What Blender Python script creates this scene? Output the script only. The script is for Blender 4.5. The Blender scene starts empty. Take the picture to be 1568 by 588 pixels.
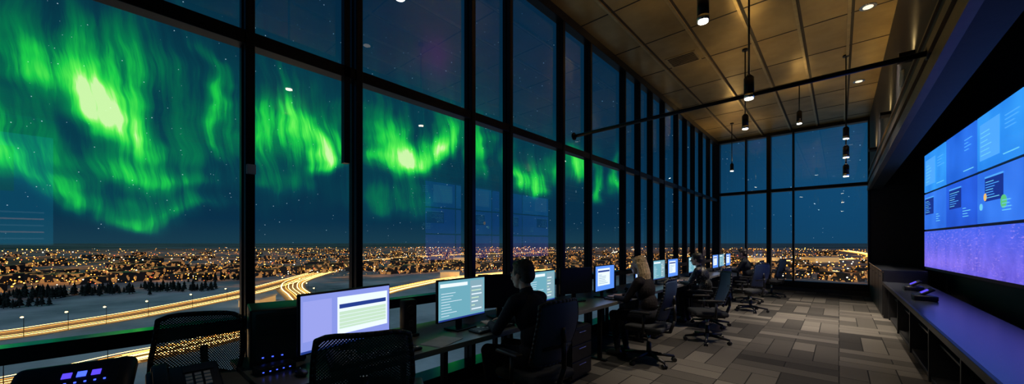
import bpy, bmesh, math, random
import numpy as np
from mathutils import Vector, Matrix, Euler

random.seed(7); rng = np.random.RandomState(11)
S = bpy.context.scene
COL = S.collection
try:
    S.view_settings.view_transform = 'Standard'
except Exception:
    pass

# ------------------------------------------------------------------ materials
MATS = {}
def mat(name, col=(0.5,0.5,0.5), rough=0.5, metal=0.0, em=None, es=0.0, var=0.15, vscale=8.0, bump=0.0, bscale=60.0, spec=0.5, sample=True):
    if name in MATS: return MATS[name]
    m = bpy.data.materials.new(name); m.use_nodes = True
    nt = m.node_tree; b = nt.nodes['Principled BSDF']
    b.inputs['Roughness'].default_value = rough
    b.inputs['Metallic'].default_value = metal
    b.inputs['Specular IOR Level'].default_value = spec
    tc = nt.nodes.new('ShaderNodeTexCoord')
    n = nt.nodes.new('ShaderNodeTexNoise'); n.inputs['Scale'].default_value = vscale; n.inputs['Detail'].default_value = 3
    nt.links.new(tc.outputs['Object'], n.inputs['Vector'])
    r = nt.nodes.new('ShaderNodeValToRGB')
    r.color_ramp.elements[0].position = 0.3; r.color_ramp.elements[1].position = 0.7
    r.color_ramp.elements[0].color = (*[c*(1-var) for c in col], 1)
    r.color_ramp.elements[1].color = (*[min(1, c*(1+var)) for c in col], 1)
    nt.links.new(n.outputs['Fac'], r.inputs['Fac'])
    nt.links.new(r.outputs['Color'], b.inputs['Base Color'])
    if bump > 0:
        n2 = nt.nodes.new('ShaderNodeTexNoise'); n2.inputs['Scale'].default_value = bscale
        nt.links.new(tc.outputs['Object'], n2.inputs['Vector'])
        bp = nt.nodes.new('ShaderNodeBump'); bp.inputs['Strength'].default_value = bump; bp.inputs['Distance'].default_value = 0.01
        nt.links.new(n2.outputs['Fac'], bp.inputs['Height']); nt.links.new(bp.outputs['Normal'], b.inputs['Normal'])
    if em is not None:
        b.inputs['Emission Color'].default_value = (*em, 1); b.inputs['Emission Strength'].default_value = es
    if not sample:
        m.cycles.emission_sampling = 'NONE'
    MATS[name] = m
    return m

class N:
    """small node helper"""
    def __init__(s, nt): s.nt = nt
    def node(s, t, **kw):
        n = s.nt.nodes.new(t)
        for k, v in kw.items(): setattr(n, k, v)
        return n
    def put(s, inp, v):
        if isinstance(v, bpy.types.NodeSocket): s.nt.links.new(v, inp)
        else: inp.default_value = v
    def m(s, op, a, b=None, c=None, clamp=False):
        n = s.nt.nodes.new('ShaderNodeMath'); n.operation = op; n.use_clamp = clamp
        s.put(n.inputs[0], a)
        if b is not None: s.put(n.inputs[1], b)
        if c is not None: s.put(n.inputs[2], c)
        return n.outputs[0]
    def ramp(s, fac, stops, interp='LINEAR'):
        n = s.nt.nodes.new('ShaderNodeValToRGB'); cr = n.color_ramp; cr.interpolation = interp
        while len(cr.elements) < len(stops): cr.elements.new(0.5)
        for e, (p, c) in zip(cr.elements, stops): e.position = p; e.color = (*c, 1)
        s.put(n.inputs['Fac'], fac); return n.outputs['Color']
    def mix(s, fac, a, b, mode='MIX'):
        n = s.nt.nodes.new('ShaderNodeMix'); n.data_type = 'RGBA'; n.blend_type = mode
        s.put(n.inputs[0], fac)
        s.put(n.inputs[6], a if not isinstance(a, tuple) else (*a, 1)); s.put(n.inputs[7], b if not isinstance(b, tuple) else (*b, 1))
        return n.outputs[2]
    def noise(s, vec, scale=1, detail=2, out='Fac', rough=0.5):
        n = s.nt.nodes.new('ShaderNodeTexNoise'); n.inputs['Scale'].default_value = scale; n.inputs['Detail'].default_value = detail
        n.inputs['Roughness'].default_value = rough
        s.put(n.inputs['Vector'], vec); return n.outputs[out]
    def comb(s, x, y, z=0.0):
        n = s.nt.nodes.new('ShaderNodeCombineXYZ'); s.put(n.inputs[0], x); s.put(n.inputs[1], y); s.put(n.inputs[2], z); return n.outputs[0]
    def sep(s, v):
        n = s.nt.nodes.new('ShaderNodeSeparateXYZ'); s.put(n.inputs[0], v); return n.outputs

def newmat(name):
    m = bpy.data.materials.new(name); m.use_nodes = True; MATS[name] = m
    return m, N(m.node_tree), m.node_tree.nodes['Principled BSDF']

# ------------------------------------------------------------------ mesh builder
class B:
    def __init__(s): s.bm = bmesh.new(); s.mats = []
    def mi(s, m):
        if m not in s.mats: s.mats.append(m)
        return s.mats.index(m)
    def box(s, x0, x1, y0, y1, z0, z1, m, M=None):
        v = [s.bm.verts.new(Vector(p)) for p in [(x0,y0,z0),(x1,y0,z0),(x1,y1,z0),(x0,y1,z0),(x0,y0,z1),(x1,y0,z1),(x1,y1,z1),(x0,y1,z1)]]
        if M is not None:
            for q in v: q.co = M @ q.co
        i = s.mi(m)
        for f in [(3,2,1,0),(4,5,6,7),(0,1,5,4),(1,2,6,5),(2,3,7,6),(3,0,4,7)]:
            fc = s.bm.faces.new([v[k] for k in f]); fc.material_index = i
        return s
    def rbox(s, cx, cy, cz, sx, sy, sz, r, m, M=None, seg=3):
        """rounded box"""
        t = bmesh.new(); bmesh.ops.create_cube(t, size=1)
        for v in t.verts: v.co = Vector((v.co.x*sx, v.co.y*sy, v.co.z*sz))
        bmesh.ops.bevel(t, geom=t.edges[:], offset=r, segments=seg, affect='EDGES', profile=0.5)
        T = Matrix.Translation((cx,cy,cz))
        if M is not None: T = M @ T
        s.merge(t, T, m, True)
        return s
    def merge(s, t, T, m, smooth):
        i = s.mi(m); vm = {}
        for v in t.verts: vm[v] = s.bm.verts.new(T @ v.co)
        for f in t.faces:
            try:
                fc = s.bm.faces.new([vm[v] for v in f.verts]); fc.material_index = i; fc.smooth = smooth
            except ValueError: pass
        t.free()
    def cyl(s, p0, p1, r0, r1=None, m=None, seg=16, cap=True, M=None):
        if r1 is None: r1 = r0
        p0 = Vector(p0); p1 = Vector(p1)
        if M is not None: p0 = M @ p0; p1 = M @ p1
        d = (p1-p0).normalized()
        a = d.orthogonal().normalized(); b = d.cross(a)
        R = [[], []]
        for k in range(seg):
            an = 2*math.pi*k/seg; o = a*math.cos(an)+b*math.sin(an)
            R[0].append(s.bm.verts.new(p0+o*r0)); R[1].append(s.bm.verts.new(p1+o*r1))
        i = s.mi(m)
        for k in range(seg):
            f = s.bm.faces.new([R[0][k], R[0][(k+1)%seg], R[1][(k+1)%seg], R[1][k]]); f.material_index = i; f.smooth = True
        if cap:
            f = s.bm.faces.new(R[0][::-1]); f.material_index = i
            f = s.bm.faces.new(R[1]); f.material_index = i
        return s
    def tube(s, pts, r, m, seg=10):
        for a, b in zip(pts[:-1], pts[1:]): s.cyl(a, b, r, r, m, seg)
        for p in pts[1:-1]: s.sph(p, (r,r,r), m, 8, 6)
        return s
    def sph(s, c, rad, m, u=20, v=12, M=None):
        t = bmesh.new(); bmesh.ops.create_uvsphere(t, u_segments=u, v_segments=v, radius=1)
        T = Matrix.Translation(c) @ Matrix.Diagonal((*rad, 1))
        if M is not None: T = M @ T
        s.merge(t, T, m, True); return s
    def slab(s, fn, nu, nv, th, m, M=None):
        """curved slab: fn(u,v)->Vector, u,v in 0..1, thickness vector th"""
        i = s.mi(m); th = Vector(th)
        F = [[None]*(nv+1) for _ in range(nu+1)]; K = [[None]*(nv+1) for _ in range(nu+1)]
        for a in range(nu+1):
            for b in range(nv+1):
                p = Vector(fn(a/nu, b/nv)); q = p+th
                if M is not None: p = M@p; q = M@q
                F[a][b] = s.bm.verts.new(p); K[a][b] = s.bm.verts.new(q)
        def q4(*v):
            f = s.bm.faces.new(v); f.material_index = i; f.smooth = True
        for a in range(nu):
            for b in range(nv):
                q4(F[a][b],F[a+1][b],F[a+1][b+1],F[a][b+1]); q4(K[a][b+1],K[a+1][b+1],K[a+1][b],K[a][b])
        for a in range(nu):
            q4(F[a+1][0],F[a][0],K[a][0],K[a+1][0]); q4(F[a][nv],F[a+1][nv],K[a+1][nv],K[a][nv])
        for b in range(nv):
            q4(F[0][b],F[0][b+1],K[0][b+1],K[0][b]); q4(F[nu][b+1],F[nu][b],K[nu][b],K[nu][b+1])
        return s
    def done(s, name, loc=(0,0,0), rz=0.0, bevel=0.0, parent=None):
        bmesh.ops.recalc_face_normals(s.bm, faces=s.bm.faces[:])
        me = bpy.data.meshes.new(name); s.bm.to_mesh(me); s.bm.free()
        for m in s.mats: me.materials.append(m)
        o = bpy.data.objects.new(name, me); COL.objects.link(o)
        o.location = loc; o.rotation_euler = (0,0,rz)
        if parent: o.parent = parent
        if bevel > 0:
            md = o.modifiers.new('bevel', 'BEVEL'); md.width = bevel; md.segments = 2; md.limit_method = 'ANGLE'; md.angle_limit = math.radians(50)
        return o

# ------------------------------------------------------------------ common materials
m_frame = mat('dark_bronze_frame', (0.012,0.013,0.015), 0.32, 0.6, var=0.2)
m_ledge = mat('polished_black_sill', (0.02,0.022,0.022), 0.12, 0.3, var=0.2, spec=1.0)
m_black = mat('black_plastic', (0.010,0.010,0.012), 0.42, var=0.2)
m_blackm = mat('black_metal', (0.015,0.015,0.017), 0.35, 0.7, var=0.2)
m_chrome = mat('brushed_chrome', (0.6,0.6,0.62), 0.22, 1.0)
m_wall = mat('dark_wall_paint', (0.018,0.019,0.023), 0.6, bump=0.1)
m_wood = mat('bronze_slats', (0.15,0.10,0.055), 0.42, 0.4, vscale=4)
m_desk = mat('grey_laminate', (0.13,0.125,0.115), 0.32, var=0.12, vscale=20)
m_desk2 = mat('dark_console_top', (0.03,0.034,0.042), 0.22, var=0.2)
m_cab = mat('charcoal_cabinet', (0.022,0.022,0.024), 0.4)
m_navy = mat('navy_upholstery', (0.03,0.065,0.13), 0.5, bump=0.4, bscale=500)
m_greyf = mat('charcoal_upholstery', (0.016,0.018,0.022), 0.8, bump=0.4, bscale=500)
m_key = mat('key_caps', (0.05,0.05,0.055), 0.5)
m_keyw = mat('pale_key_caps', (0.5,0.5,0.5), 0.5)
m_paper = mat('paper', (0.35,0.35,0.34), 0.8)
m_led = mat('blue_led', (0,0,0), 0.4, em=(0.05,0.10,1.0), es=2.2)
m_ledp = mat('violet_led', (0,0,0), 0.4, em=(0.10,0.06,1.0), es=1.3)

# chair mesh (perforated)
m_mesh, n, b = newmat('perforated_chair_mesh')
tc = n.node('ShaderNodeTexCoord'); x, y, z = n.sep(tc.outputs['Object'])
sx = n.m('SINE', n.m('MULTIPLY', x, 420)); sz = n.m('SINE', n.m('MULTIPLY', z, 420))
hole = n.m('GREATER_THAN', n.m('MULTIPLY', sx, sz), 0.12)
b.inputs['Base Color'].default_value = (0.07,0.062,0.055,1); b.inputs['Roughness'].default_value = 0.6
n.nt.links.new(n.m('SUBTRACT', 1.0, hole), b.inputs['Alpha'])

# glass
m_glass = bpy.data.materials.new('window_glass'); m_glass.use_nodes = True
nt = m_glass.node_tree; nt.nodes.clear(); n = N(nt)
out = n.node('ShaderNodeOutputMaterial'); tr = n.node('ShaderNodeBsdfTransparent'); gl = n.node('ShaderNodeBsdfGlossy')
tr.inputs[0].default_value = (0.94,0.99,1.0,1); gl.inputs['Roughness'].default_value = 0.0; gl.inputs['Color'].default_value = (0.9,0.95,1,1)
lw = n.node('ShaderNodeLayerWeight'); lw.inputs[0].default_value = 0.5
fac = n.m('MULTIPLY_ADD', n.m('POWER', lw.outputs['Facing'], 5.0), 0.6, 0.08, clamp=True)
mx = n.node('ShaderNodeMixShader'); n.put(mx.inputs[0], fac); nt.links.new(tr.outputs[0], mx.inputs[1]); nt.links.new(gl.outputs[0], mx.inputs[2])
nt.links.new(mx.outputs[0], out.inputs[0])

# carpet
m_carpet, n, b = newmat('plank_carpet_tiles')
tc = n.node('ShaderNodeTexCoord'); P = tc.outputs['Object']
def brick(rot):
    mp = n.node('ShaderNodeMapping'); mp.inputs['Rotation'].default_value = (0,0,rot); n.put(mp.inputs['Vector'], P)
    br = n.node('ShaderNodeTexBrick'); br.inputs['Scale'].default_value = 1.0
    br.inputs['Brick Width'].default_value = 1.0; br.inputs['Row Height'].default_value = 0.25; br.inputs['Mortar Size'].default_value = 0.006
    br.inputs['Color1'].default_value = (0.036,0.034,0.032,1); br.inputs['Color2'].default_value = (0.19,0.172,0.15,1); br.inputs['Mortar'].default_value = (0.015,0.015,0.015,1)
    br.offset = 0.5; n.put(br.inputs['Vector'], mp.outputs[0]); return br.outputs['Color']
ck = n.node('ShaderNodeTexChecker'); ck.inputs['Scale'].default_value = 1.0; n.put(ck.inputs['Vector'], P)
c1 = n.mix(ck.outputs['Fac'], brick(0.0), brick(math.pi/2))
ns = n.noise(P, 160, 3); c2 = n.mix(0.55, c1, n.ramp(ns, [(0.3,(0.45,0.45,0.45)),(0.7,(1,1,1))]), 'MULTIPLY')
n.put(b.inputs['Base Color'], c2); b.inputs['Roughness'].default_value = 0.95; b.inputs['Specular IOR Level'].default_value = 0.2
bp = n.node('ShaderNodeBump'); bp.inputs['Strength'].default_value = 0.4; bp.inputs['Distance'].default_value = 0.01
n.put(bp.inputs['Height'], ns); n.put(b.inputs['Normal'], bp.outputs[0])

# ceiling
m_ceil, n, b = newmat('gold_satin_ceiling_panel')
tc = n.node('ShaderNodeTexCoord'); P = tc.outputs['Object']
w = n.noise(P, 1.3, 4, rough=0.6)
n.put(b.inputs['Base Color'], n.ramp(w, [(0.3,(0.27,0.185,0.07)),(0.7,(0.46,0.33,0.135))]))
b.inputs['Metallic'].default_value = 0.5; b.inputs['Roughness'].default_value = 0.33
wv_ = n.node('ShaderNodeTexWave'); wv_.inputs['Scale'].default_value = 0.5; wv_.inputs['Distortion'].default_value = 9; wv_.inputs['Detail'].default_value = 1; n.put(wv_.inputs['Vector'], P)
bp = n.node('ShaderNodeBump'); bp.inputs['Strength'].default_value = 0.3; bp.inputs['Distance'].default_value = 0.05
n.put(bp.inputs['Height'], n.m('ADD', n.noise(P, 2.2, 1), n.m('MULTIPLY', wv_.outputs['Fac'], 0.3))); n.put(b.inputs['Normal'], bp.outputs[0])
m_seam = mat('ceiling_t_bar', (0.5,0.37,0.17), 0.3, 0.7)
m_seamd = mat('ceiling_groove', (0.02,0.013,0.006), 0.6)

# ------------------------------------------------------------------ room shell
XL, XR, XB, Y0, Y1, ZC = -3.3, 1.8, 0.65, -3.0, 14.7, 5.1
B().box(XL-0.1, XR+0.1, Y0, Y1+0.1, -0.15, 0.0, m_carpet).done('floor')
B().box(XL-0.1, XR+0.1, Y0, Y1+0.1, ZC, ZC+0.2, m_ceil).done('ceiling')
t = B()
for xx in (-2.67,-1.9,-1.15,-0.5,0.12):
    t.box(xx-0.02, xx+0.02, Y0+.01, Y1-.1, ZC-0.025, ZC+.01, m_seam)
    t.box(xx+0.025, xx+0.06, Y0+.01, Y1-.1, ZC-0.004, ZC+.01, m_seamd)
yy = -2.2
while yy < 14.5:
    t.box(XL+.1, XB, yy-0.011, yy+0.011, ZC-0.005, ZC+.01, m_seamd); yy += 1.25
t.done('trim_1')
B().box(XR, XR+0.1, Y0, Y1+.1, 0, ZC, m_wall).done('wall_right')
B().box(XL-.1, XR+.1, Y0-0.1, Y0, -.15, ZC+.2, m_wall).done('wall_back')
# bulkhead above the video wall with bronze slats
t = B().box(XB, XB+0.25, Y0, Y1, 3.02, ZC, m_wall)
for k, (z0, z1, d, mm) in enumerate([(3.0,3.07,0.05,m_wood),(3.10,3.19,0.035,m_wood),(3.23,3.30,0.05,m_wood),(3.36,3.42,0.02,m_wood),(3.55,3.58,0.02,m_wood)]):
    t.box(XB-d, XB+0.02, Y0+.01, Y1-.06, z0, z1, mm)
t.done('wall_bulkhead')
# curtain wall, left
mull = [-2.1,-0.75,0.717,1.533,2.907,3.574,4.807,5.65,7.015,7.75,8.45,9.24,10.26,11.0,11.75,12.6,13.5]
t = B()
for k, y in enumerate(mull):
    w_ = 0.03 if y in (0.717,1.533,2.907,3.574,4.807,5.65) else 0.024
    t.box(XL-0.03, XL+0.10, y-w_, y+w_, 0, ZC, m_frame)
    t.box(XL-0.03, XL+0.035, y-w_-0.01, y+w_+0.01, 0, ZC, m_frame)
for z0, z1, d in [(0.0,0.12,0.11),(0.87,0.955,0.11),(2.95,3.05,0.09),(4.96,5.1,0.11)]:
    t.box(XL-0.03, XL+d, Y0, Y1, z0, z1, m_frame)
t.box(XL-0.1, XL+0.14, Y1-0.12, Y1+0.1, 0, ZC, m_frame)
t.done('wall_left', bevel=0.005)
B().box(XL+0.01, XL+0.26, Y0+.02, Y1-.15, 0.0, 0.14, m_ledge).done('added_reflector_sill')  # glossy ledge added to mirror the green aurora below the desks
t = B().box(XL+0.01, XL+0.13, Y0+.05, Y1-.15, 0.952, 0.962, m_ledge).done('trim_rail')
ys = [Y0]+mull+[Y1]
for k in range(len(ys)-1):
    me = bpy.data.meshes.new('glass'); me.from_pydata([(XL,ys[k],0.05),(XL,ys[k+1],0.05),(XL,ys[k+1],ZC-.05),(XL,ys[k],ZC-.05)],[],[(0,1,2,3)])
    me.materials.append(m_glass); COL.objects.link(bpy.data.objects.new('window_%d'%(k+1), me))
nw = len(ys)
# end wall
t = B(); ex = [-2.36,-1.72,-1.08,0.64]
for x in ex:
    w_ = 0.06 if x == -1.72 else 0.025
    t.box(x-w_, x+w_, Y1-0.16, Y1+0.08, 0, ZC, m_frame)
for z0, z1, d in [(0.0,0.30,0.14),(3.16,3.26,0.10),(5.0,5.1,0.14)]:
    t.box(XL, XB, Y1-d, Y1+0.08, z0, z1, m_frame)
t.box(XB, XR+.1, Y1-0.12, Y1+0.1, 0, ZC, m_wall)
t.box(XL+.1, XB, Y1-0.26, Y1-0.1, 0, 0.1, m_wall)
t.done('wall_end', bevel=0.005)
xs = [XL]+ex
for k in range(4):
    me = bpy.data.meshes.new('glass'); me.from_pydata([(xs[k],Y1,0.2),(xs[k+1],Y1,0.2),(xs[k+1],Y1,ZC-.05),(xs[k],Y1,ZC-.05)],[],[(0,1,2,3)])
    me.materials.append(m_glass); COL.objects.link(bpy.data.objects.new('window_%d'%(nw+k), me))
B().box(XL+0.10, XL+0.13, 0.69, 0.745, 2.0, 2.07, m_keyw).done('wall_sensor', bevel=0.004)
B().box(XL+0.03, XL+0.09, 1.40, 1.45, 2.2, 5.0, m_frame).done('blind_housing')
B().cyl((XB+.005,7.2,3.72),(XB-0.03,7.2,3.72),0.12,0.11,mat('speaker_grille',(0.6,0.56,0.48),0.6,bump=0.4,bscale=300),32).cyl((XB-.028,7.2,3.72),(XB-0.034,7.2,3.72),0.085,0.085,mat('speaker_cone',(0.45,0.42,0.36),0.7),32).done('wall_speaker')

# ------------------------------------------------------------------ lighting track + pendants
m_bulb = mat('lamp_lens', (1,1,1), 0.3, em=(1.0,0.86,0.68), es=14)
t = B().cyl((XL+.1,5.07,3.22),(XB,5.07,3.25),0.026,0.026,m_blackm,12)
t.cyl((XL+.1,5.07,3.22),(XL+.12,5.07,3.22),0.06,0.06,m_blackm,16)
t.cyl((XB-.05,5.07,3.25),(XB,5.07,3.25),0.06,0.06,m_blackm,16)
t.done('ceiling_support_pipe')
def light(name, kind, loc, energy, col, rot=(0,0,0), size=1.2, blend=0.8, soft=0.05):
    l = bpy.data.lights.new(name, kind); l.energy = energy; l.color = col
    if kind == 'SPOT': l.spot_size = size; l.spot_blend = blend; l.shadow_soft_size = soft
    elif kind == 'POINT': l.shadow_soft_size = soft
    o = bpy.data.objects.new(name, l); COL.objects.link(o); o.location = loc; o.rotation_euler = rot; return o
def pendant(x, y, z, r=0.045, L=0.2, e=250, up=0, spots=1, size=1.25):
    e_ = bpy.data.objects.new('pendant_spotlight', None); COL.objects.link(e_); e_.location = (x,y,z)
    t = B()
    t.cyl((0,0,L),(0,0,ZC-z),0.011,0.011,m_blackm,10)
    t.cyl((0,0,ZC-z-0.03),(0,0,ZC-z),0.05,0.05,m_blackm,20)
    for k in range(spots):
        zz = k*0.36
        t.cyl((0,0,zz+0.05),(0,0,zz+L),r*0.95,r*0.95,m_blackm,20)
        t.cyl((0,0,zz+L),(0,0,zz+L+0.04),r*0.95,r*0.35,m_blackm,20)
        t.cyl((0,0,zz+0.0),(0,0,zz+0.05),r,r,m_chrome,20)
        t.cyl((0,0,zz-0.008),(0,0,zz),r*0.8,r*0.8,m_bulb,20)
    o = t.done('lamp_body', parent=e_)
    if e:
        l = light('lamp_beam','SPOT',(0,0,-0.03),e,(1.0,0.86,0.68),size=size); l.parent = e_
    if up:
        l = light('added_ceiling_fill','SPOT',(0,0.08,0.3),up,(1.0,0.68,0.25),rot=(math.pi,0,0),size=2.9,blend=1.0,soft=0.1); l.parent = e_  # upward fill added to warm the ceiling
UP = 46
pendant(-0.79,5.07,3.2,0.055,0.24,190,UP)
pendant(0.10,9.5,2.78,0.05,0.2,260,UP,spots=3)
pendant(-0.67,10.5,4.2,0.055,0.26,540,UP*0.25)
pendant(-1.3,7.96,3.62,0.055,0.24,320,UP*.7)
pendant(-0.97,3.83,3.62,0.055,0.24,80,UP*.8)
pendant(-2.2,1.33,3.15,0.04,0.18,10,0)
pendant(-2.4,12.6,3.66,0.05,0.2,60,UP)
for y in (2.2,6.3,8.9,12.0):
    e_ = bpy.data.objects.new('added_wall_uplight', None); COL.objects.link(e_); e_.location = (XB-0.08,y,3.66)  # extra fixtures added to even out the ceiling light
    B().box(-0.05,0.08,-0.12,0.12,0,0.05,m_blackm).box(-0.04,0.06,-0.1,0.1,0.05,0.055,m_seam).done('added_uplight_housing', parent=e_, bevel=0.004)
    l = light('added_ceiling_fill','SPOT',(0,0,0.09),36,(1.0,0.68,0.25),rot=(math.pi,math.radians(28),0),size=2.6,blend=1.0,soft=0.1); l.parent = e_
def downlight(x, y, e):
    e_ = bpy.data.objects.new('recessed_downlight', None); COL.objects.link(e_); e_.location = (x,y,ZC)
    B().cyl((0,0,-0.012),(0,0,0.01),0.1,0.1,m_chrome,28).cyl((0,0,-0.016),(0,0,-0.012),0.06,0.06,mat('dim_lens',(1,1,1),0.3,em=(1,0.8,0.6),es=1.2),24).done('trim_ring', parent=e_)
    l = light('lamp_beam','SPOT',(0,0,-0.05),e,(1,0.86,0.70),size=0.8); l.parent = e_
downlight(0.33,7.76,480); downlight(0.33,11.2,480); downlight(-0.2,3.2,60)
t = B().box(-2.55,-2.0,7.35,7.8,ZC-0.012,ZC+.01,m_seam)
for k in range(7): t.box(-2.51,-2.04,7.39+k*0.057,7.41+k*0.057,ZC-0.02,ZC-0.011,m_seamd)
t.done('ceiling_vent')

# ------------------------------------------------------------------ video wall
def screen_mat(name, ca, cb, es, kind=0):
    m, n, b = newmat(name)
    tc = n.node('ShaderNodeTexCoord'); P = tc.outputs['Object']
    f = n.noise(P, 0.9 if kind == 0 else 2.2, 2 if kind == 0 else 5, rough=0.6)
    col = n.ramp(f, [(0.3, ca), (0.7, cb)])
    if kind == 1:
        x, y, z = n.sep(P)
        col = n.mix(n.m('MULTIPLY', n.m('SUBTRACT', 1.9, z), 1.3, clamp=True), (0.03,0.13,0.9), col)
        st_ = n.comb(n.m('MULTIPLY', x, 9.0), 0.0, n.m('MULTIPLY', z, 40.0))
        v = n.noise(st_, 1.0, 3, rough=0.7); v2 = n.noise(P, 1.7, 2)
        k = n.m('MULTIPLY', n.m('MULTIPLY', n.m('SUBTRACT', v, 0.54), 6.0, clamp=True), n.m('MULTIPLY', n.m('SUBTRACT', v2, 0.38), 6.0, clamp=True))
        col = n.mix(n.m('MULTIPLY', k, 0.6), col, (0.6,0.40,1.0))
    b.inputs['Base Color'].default_value = (0.01,0.01,0.015,1); b.inputs['Roughness'].default_value = 0.25
    n.put(b.inputs['Emission Color'], col); b.inputs['Emission Strength'].default_value = es
    return m
s_blue = screen_mat('video_blue', (0.012,0.18,0.80), (0.04,0.36,1.0), 1.0)
s_blue2 = screen_mat('video_azure', (0.01,0.10,0.62), (0.03,0.20,0.95), 0.95)
s_indigo = screen_mat('video_indigo', (0.015,0.08,0.62), (0.03,0.16,1.0), 0.95)
s_indigo2 = screen_mat('video_cobalt', (0.02,0.13,0.75), (0.05,0.24,1.0), 0.95)
s_purple = screen_mat('video_city_violet', (0.09,0.08,0.65), (0.22,0.17,1.0), 0.95, 1)
def flat(name, c, es): return mat(name, (0,0,0), 0.4, em=c, es=es)
u_lt = flat('ui_light_blue', (0.08,0.40,1.0), 1.0); u_dk = flat('ui_deep_blue', (0.01,0.04,0.38), 0.7)
u_cy = flat('ui_cyan', (0.15,0.6,0.9), 1.0); u_wh = flat('ui_white', (0.75,0.82,1.0), 0.9); u_or = flat('ui_amber', (1.0,0.6,0.15), 0.9); u_gr = flat('ui_green', (0.15,0.8,0.3), 0.7)
PW = 1.37; rows = [1.02,1.74,2.46,3.22]
t = B().box(-0.03, 4*PW+.03, 0.02, 0.2, 0.99, 3.25, m_black)
def ui(x, z, w, h, m, d=0.004): t.box(x, x+w, -d, -0.0005, z, z+h, m)
for r in range(3):
    for c in range(4):
        m = s_purple if r == 0 else ((s_indigo if c%2 else s_indigo2) if r == 1 else (s_blue if c%2 == 0 else s_blue2))
        t.box(c*PW+0.024, (c+1)*PW-0.024, 0, 0.03, rows[r]+0.02, rows[r+1]-0.02, m)
        x0 = c*PW; z0 = rows[r]
        if r == 1:
            ui(x0+0.1+0.1*c, z0+0.3, 0.55, 0.32, u_dk); ui(x0+0.1+0.1*c, z0+0.6, 0.55, 0.022, u_lt, .006)
            for k in range(7): ui(x0+0.13+0.1*c, z0+0.34+k*0.034, 0.2+0.25*random.random(), 0.009, u_cy if k%3==0 else u_lt, .006)
            for k in range(4): ui(x0+0.83, z0+0.15+k*0.04, 0.1+0.2*random.random(), 0.009, u_cy, .006)
        if r == 2:
            if c != 1:
                ui(x0+0.12, z0+0.14, 0.62, 0.48, u_lt, .003)
                for k in range(6): ui(x0+0.16, z0+0.2+k*0.06, 0.15+0.22*random.random(), 0.009, u_cy, .006)
            ui(x0+0.85, z0+0.1, 0.4, 0.012, u_cy)
            for k in range(4): ui(x0+0.9, z0+0.40+k*0.05, 0.12+0.25*random.random(), 0.009, u_lt, .006)
t.cyl((3.05,0,2.1),(3.05,-0.005,2.1),0.05,0.05,u_or,24); t.cyl((2.9,0,1.98),(2.9,-0.005,1.98),0.045,0.045,u_cy,24); t.cyl((3.6,0,2.0),(3.6,-0.005,2.0),0.08,0.08,u_gr,24)
t.box(-0.02, 4*PW+.02, 0.2, 0.3, 1.1, 3.1, m_blackm)
vw = t.done('video_wall', (1.25,10.77,0), math.atan2(-1,0.061))
B().box(1.56,1.79,4.9,11.0,0.0,3.2,m_wall).done('wall_partition')
t = B().box(1.70,1.795,-1.6,-0.45,1.45,3.0,m_black).box(1.69,1.70,-1.58,-0.47,1.47,2.98,flat('display_teal',(0.01,0.30,0.50),1.2))
for k in range(5): t.box(1.684,1.69,-1.5,-0.55,1.55+k*0.09,1.57+k*0.09,u_wh if k%2 else u_cy)
t.box(1.684,1.69,-1.3,-0.8,2.2,2.8,flat('display_green',(0.02,0.5,0.25),0.9))
t.done('wall_display')

# right console
t = B().box(0.66,1.22,0.2,10.3,0.69,0.73,m_desk2)
t.box(0.64,0.668,0.2,10.3,0.675,0.735,m_black)
t.box(0.80,1.2,0.25,10.25,0.40,0.425,m_cab)
for k in range(8):
    y = 0.3+k*1.41; t.box(0.72,1.2,y,y+0.035,0.0,0.69,m_cab)
t.box(1.17,1.2,0.25,10.25,0.0,0.69,m_cab); t.box(0.74,1.17,0.25,10.25,0.0,0.06,m_cab)
t.done('control_console', bevel=0.004)
t = B()
for k in range(4):
    y0 = 10.35+k*1.03
    t.box(0.66,1.25,y0,y0+1.0,0.0,0.93,m_cab); t.box(0.645,0.66,y0+.02,y0+.98,0.06,0.9,m_black)
    t.box(0.63,0.645,y0+.44,y0+.56,0.8,0.815,m_chrome)
t.box(0.63,1.25,10.35,14.5,0.93,0.96,m_desk2)
t.done('storage_cabinet', bevel=0.004)
def gadget(name, x, y, z, rz, led):
    t = B().rbox(0,0,0.035,0.22,0.3,0.07,0.015,m_black)
    M = Matrix.Translation((0,0,0.1)) @ Matrix.Rotation(0.6,4,'Y')
    t.rbox(0,0,0,0.2,0.26,0.03,0.012,m_black,M)
    t.box(-0.05,0.03,-0.07,0.07,0.0152,0.018,led,M)
    t.cyl((-0.09,0.12,0.05),(-0.09,-0.12,0.05),0.02,0.02,m_black,12)
    return t.done(name,(x,y,z),rz)
gadget('control_terminal',0.86,7.4,0.73,math.pi,m_ledp)
gadget('control_terminal',0.90,8.8,0.73,math.pi,m_ledp)
gadget('control_terminal',0.95,6.5,0.425,math.pi,m_led)

# ------------------------------------------------------------------ desks
DY = [(0.55,2.98),(3.0,5.48),(5.5,7.98),(8.0,10.48),(10.5,12.9)]
def desk(y0, y1, x0=-2.95, x1=-2.15):
    t = B().box(x0,x1,y0,y1,0.705,0.74,m_desk)
    t.box(x1-0.004,x1+0.006,y0,y1,0.70,0.742,mat('desk_edge_band',(0.24,0.23,0.2),0.4))
    for y in (y0+0.06,(y0+y1)/2,y1-0.06):
        t.box(x0+.06,x0+.11,y-.02,y+.02,0.02,0.705,m_blackm); t.box(x1-.16,x1-.11,y-.02,y+.02,0.02,0.705,m_blackm)
        t.box(x0+.02,x1-.04,y-.025,y+.025,0.0,0.025,m_blackm); t.box(x0+.06,x1-.11,y-.02,y+.02,0.665,0.705,m_blackm)
    t.box(x0+.08,x0+.2,y0+.1,y1-.1,0.56,0.58,m_blackm)
    return t.done('desk', bevel=0.003)
for a, b_ in DY: desk(a, b_)
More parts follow.
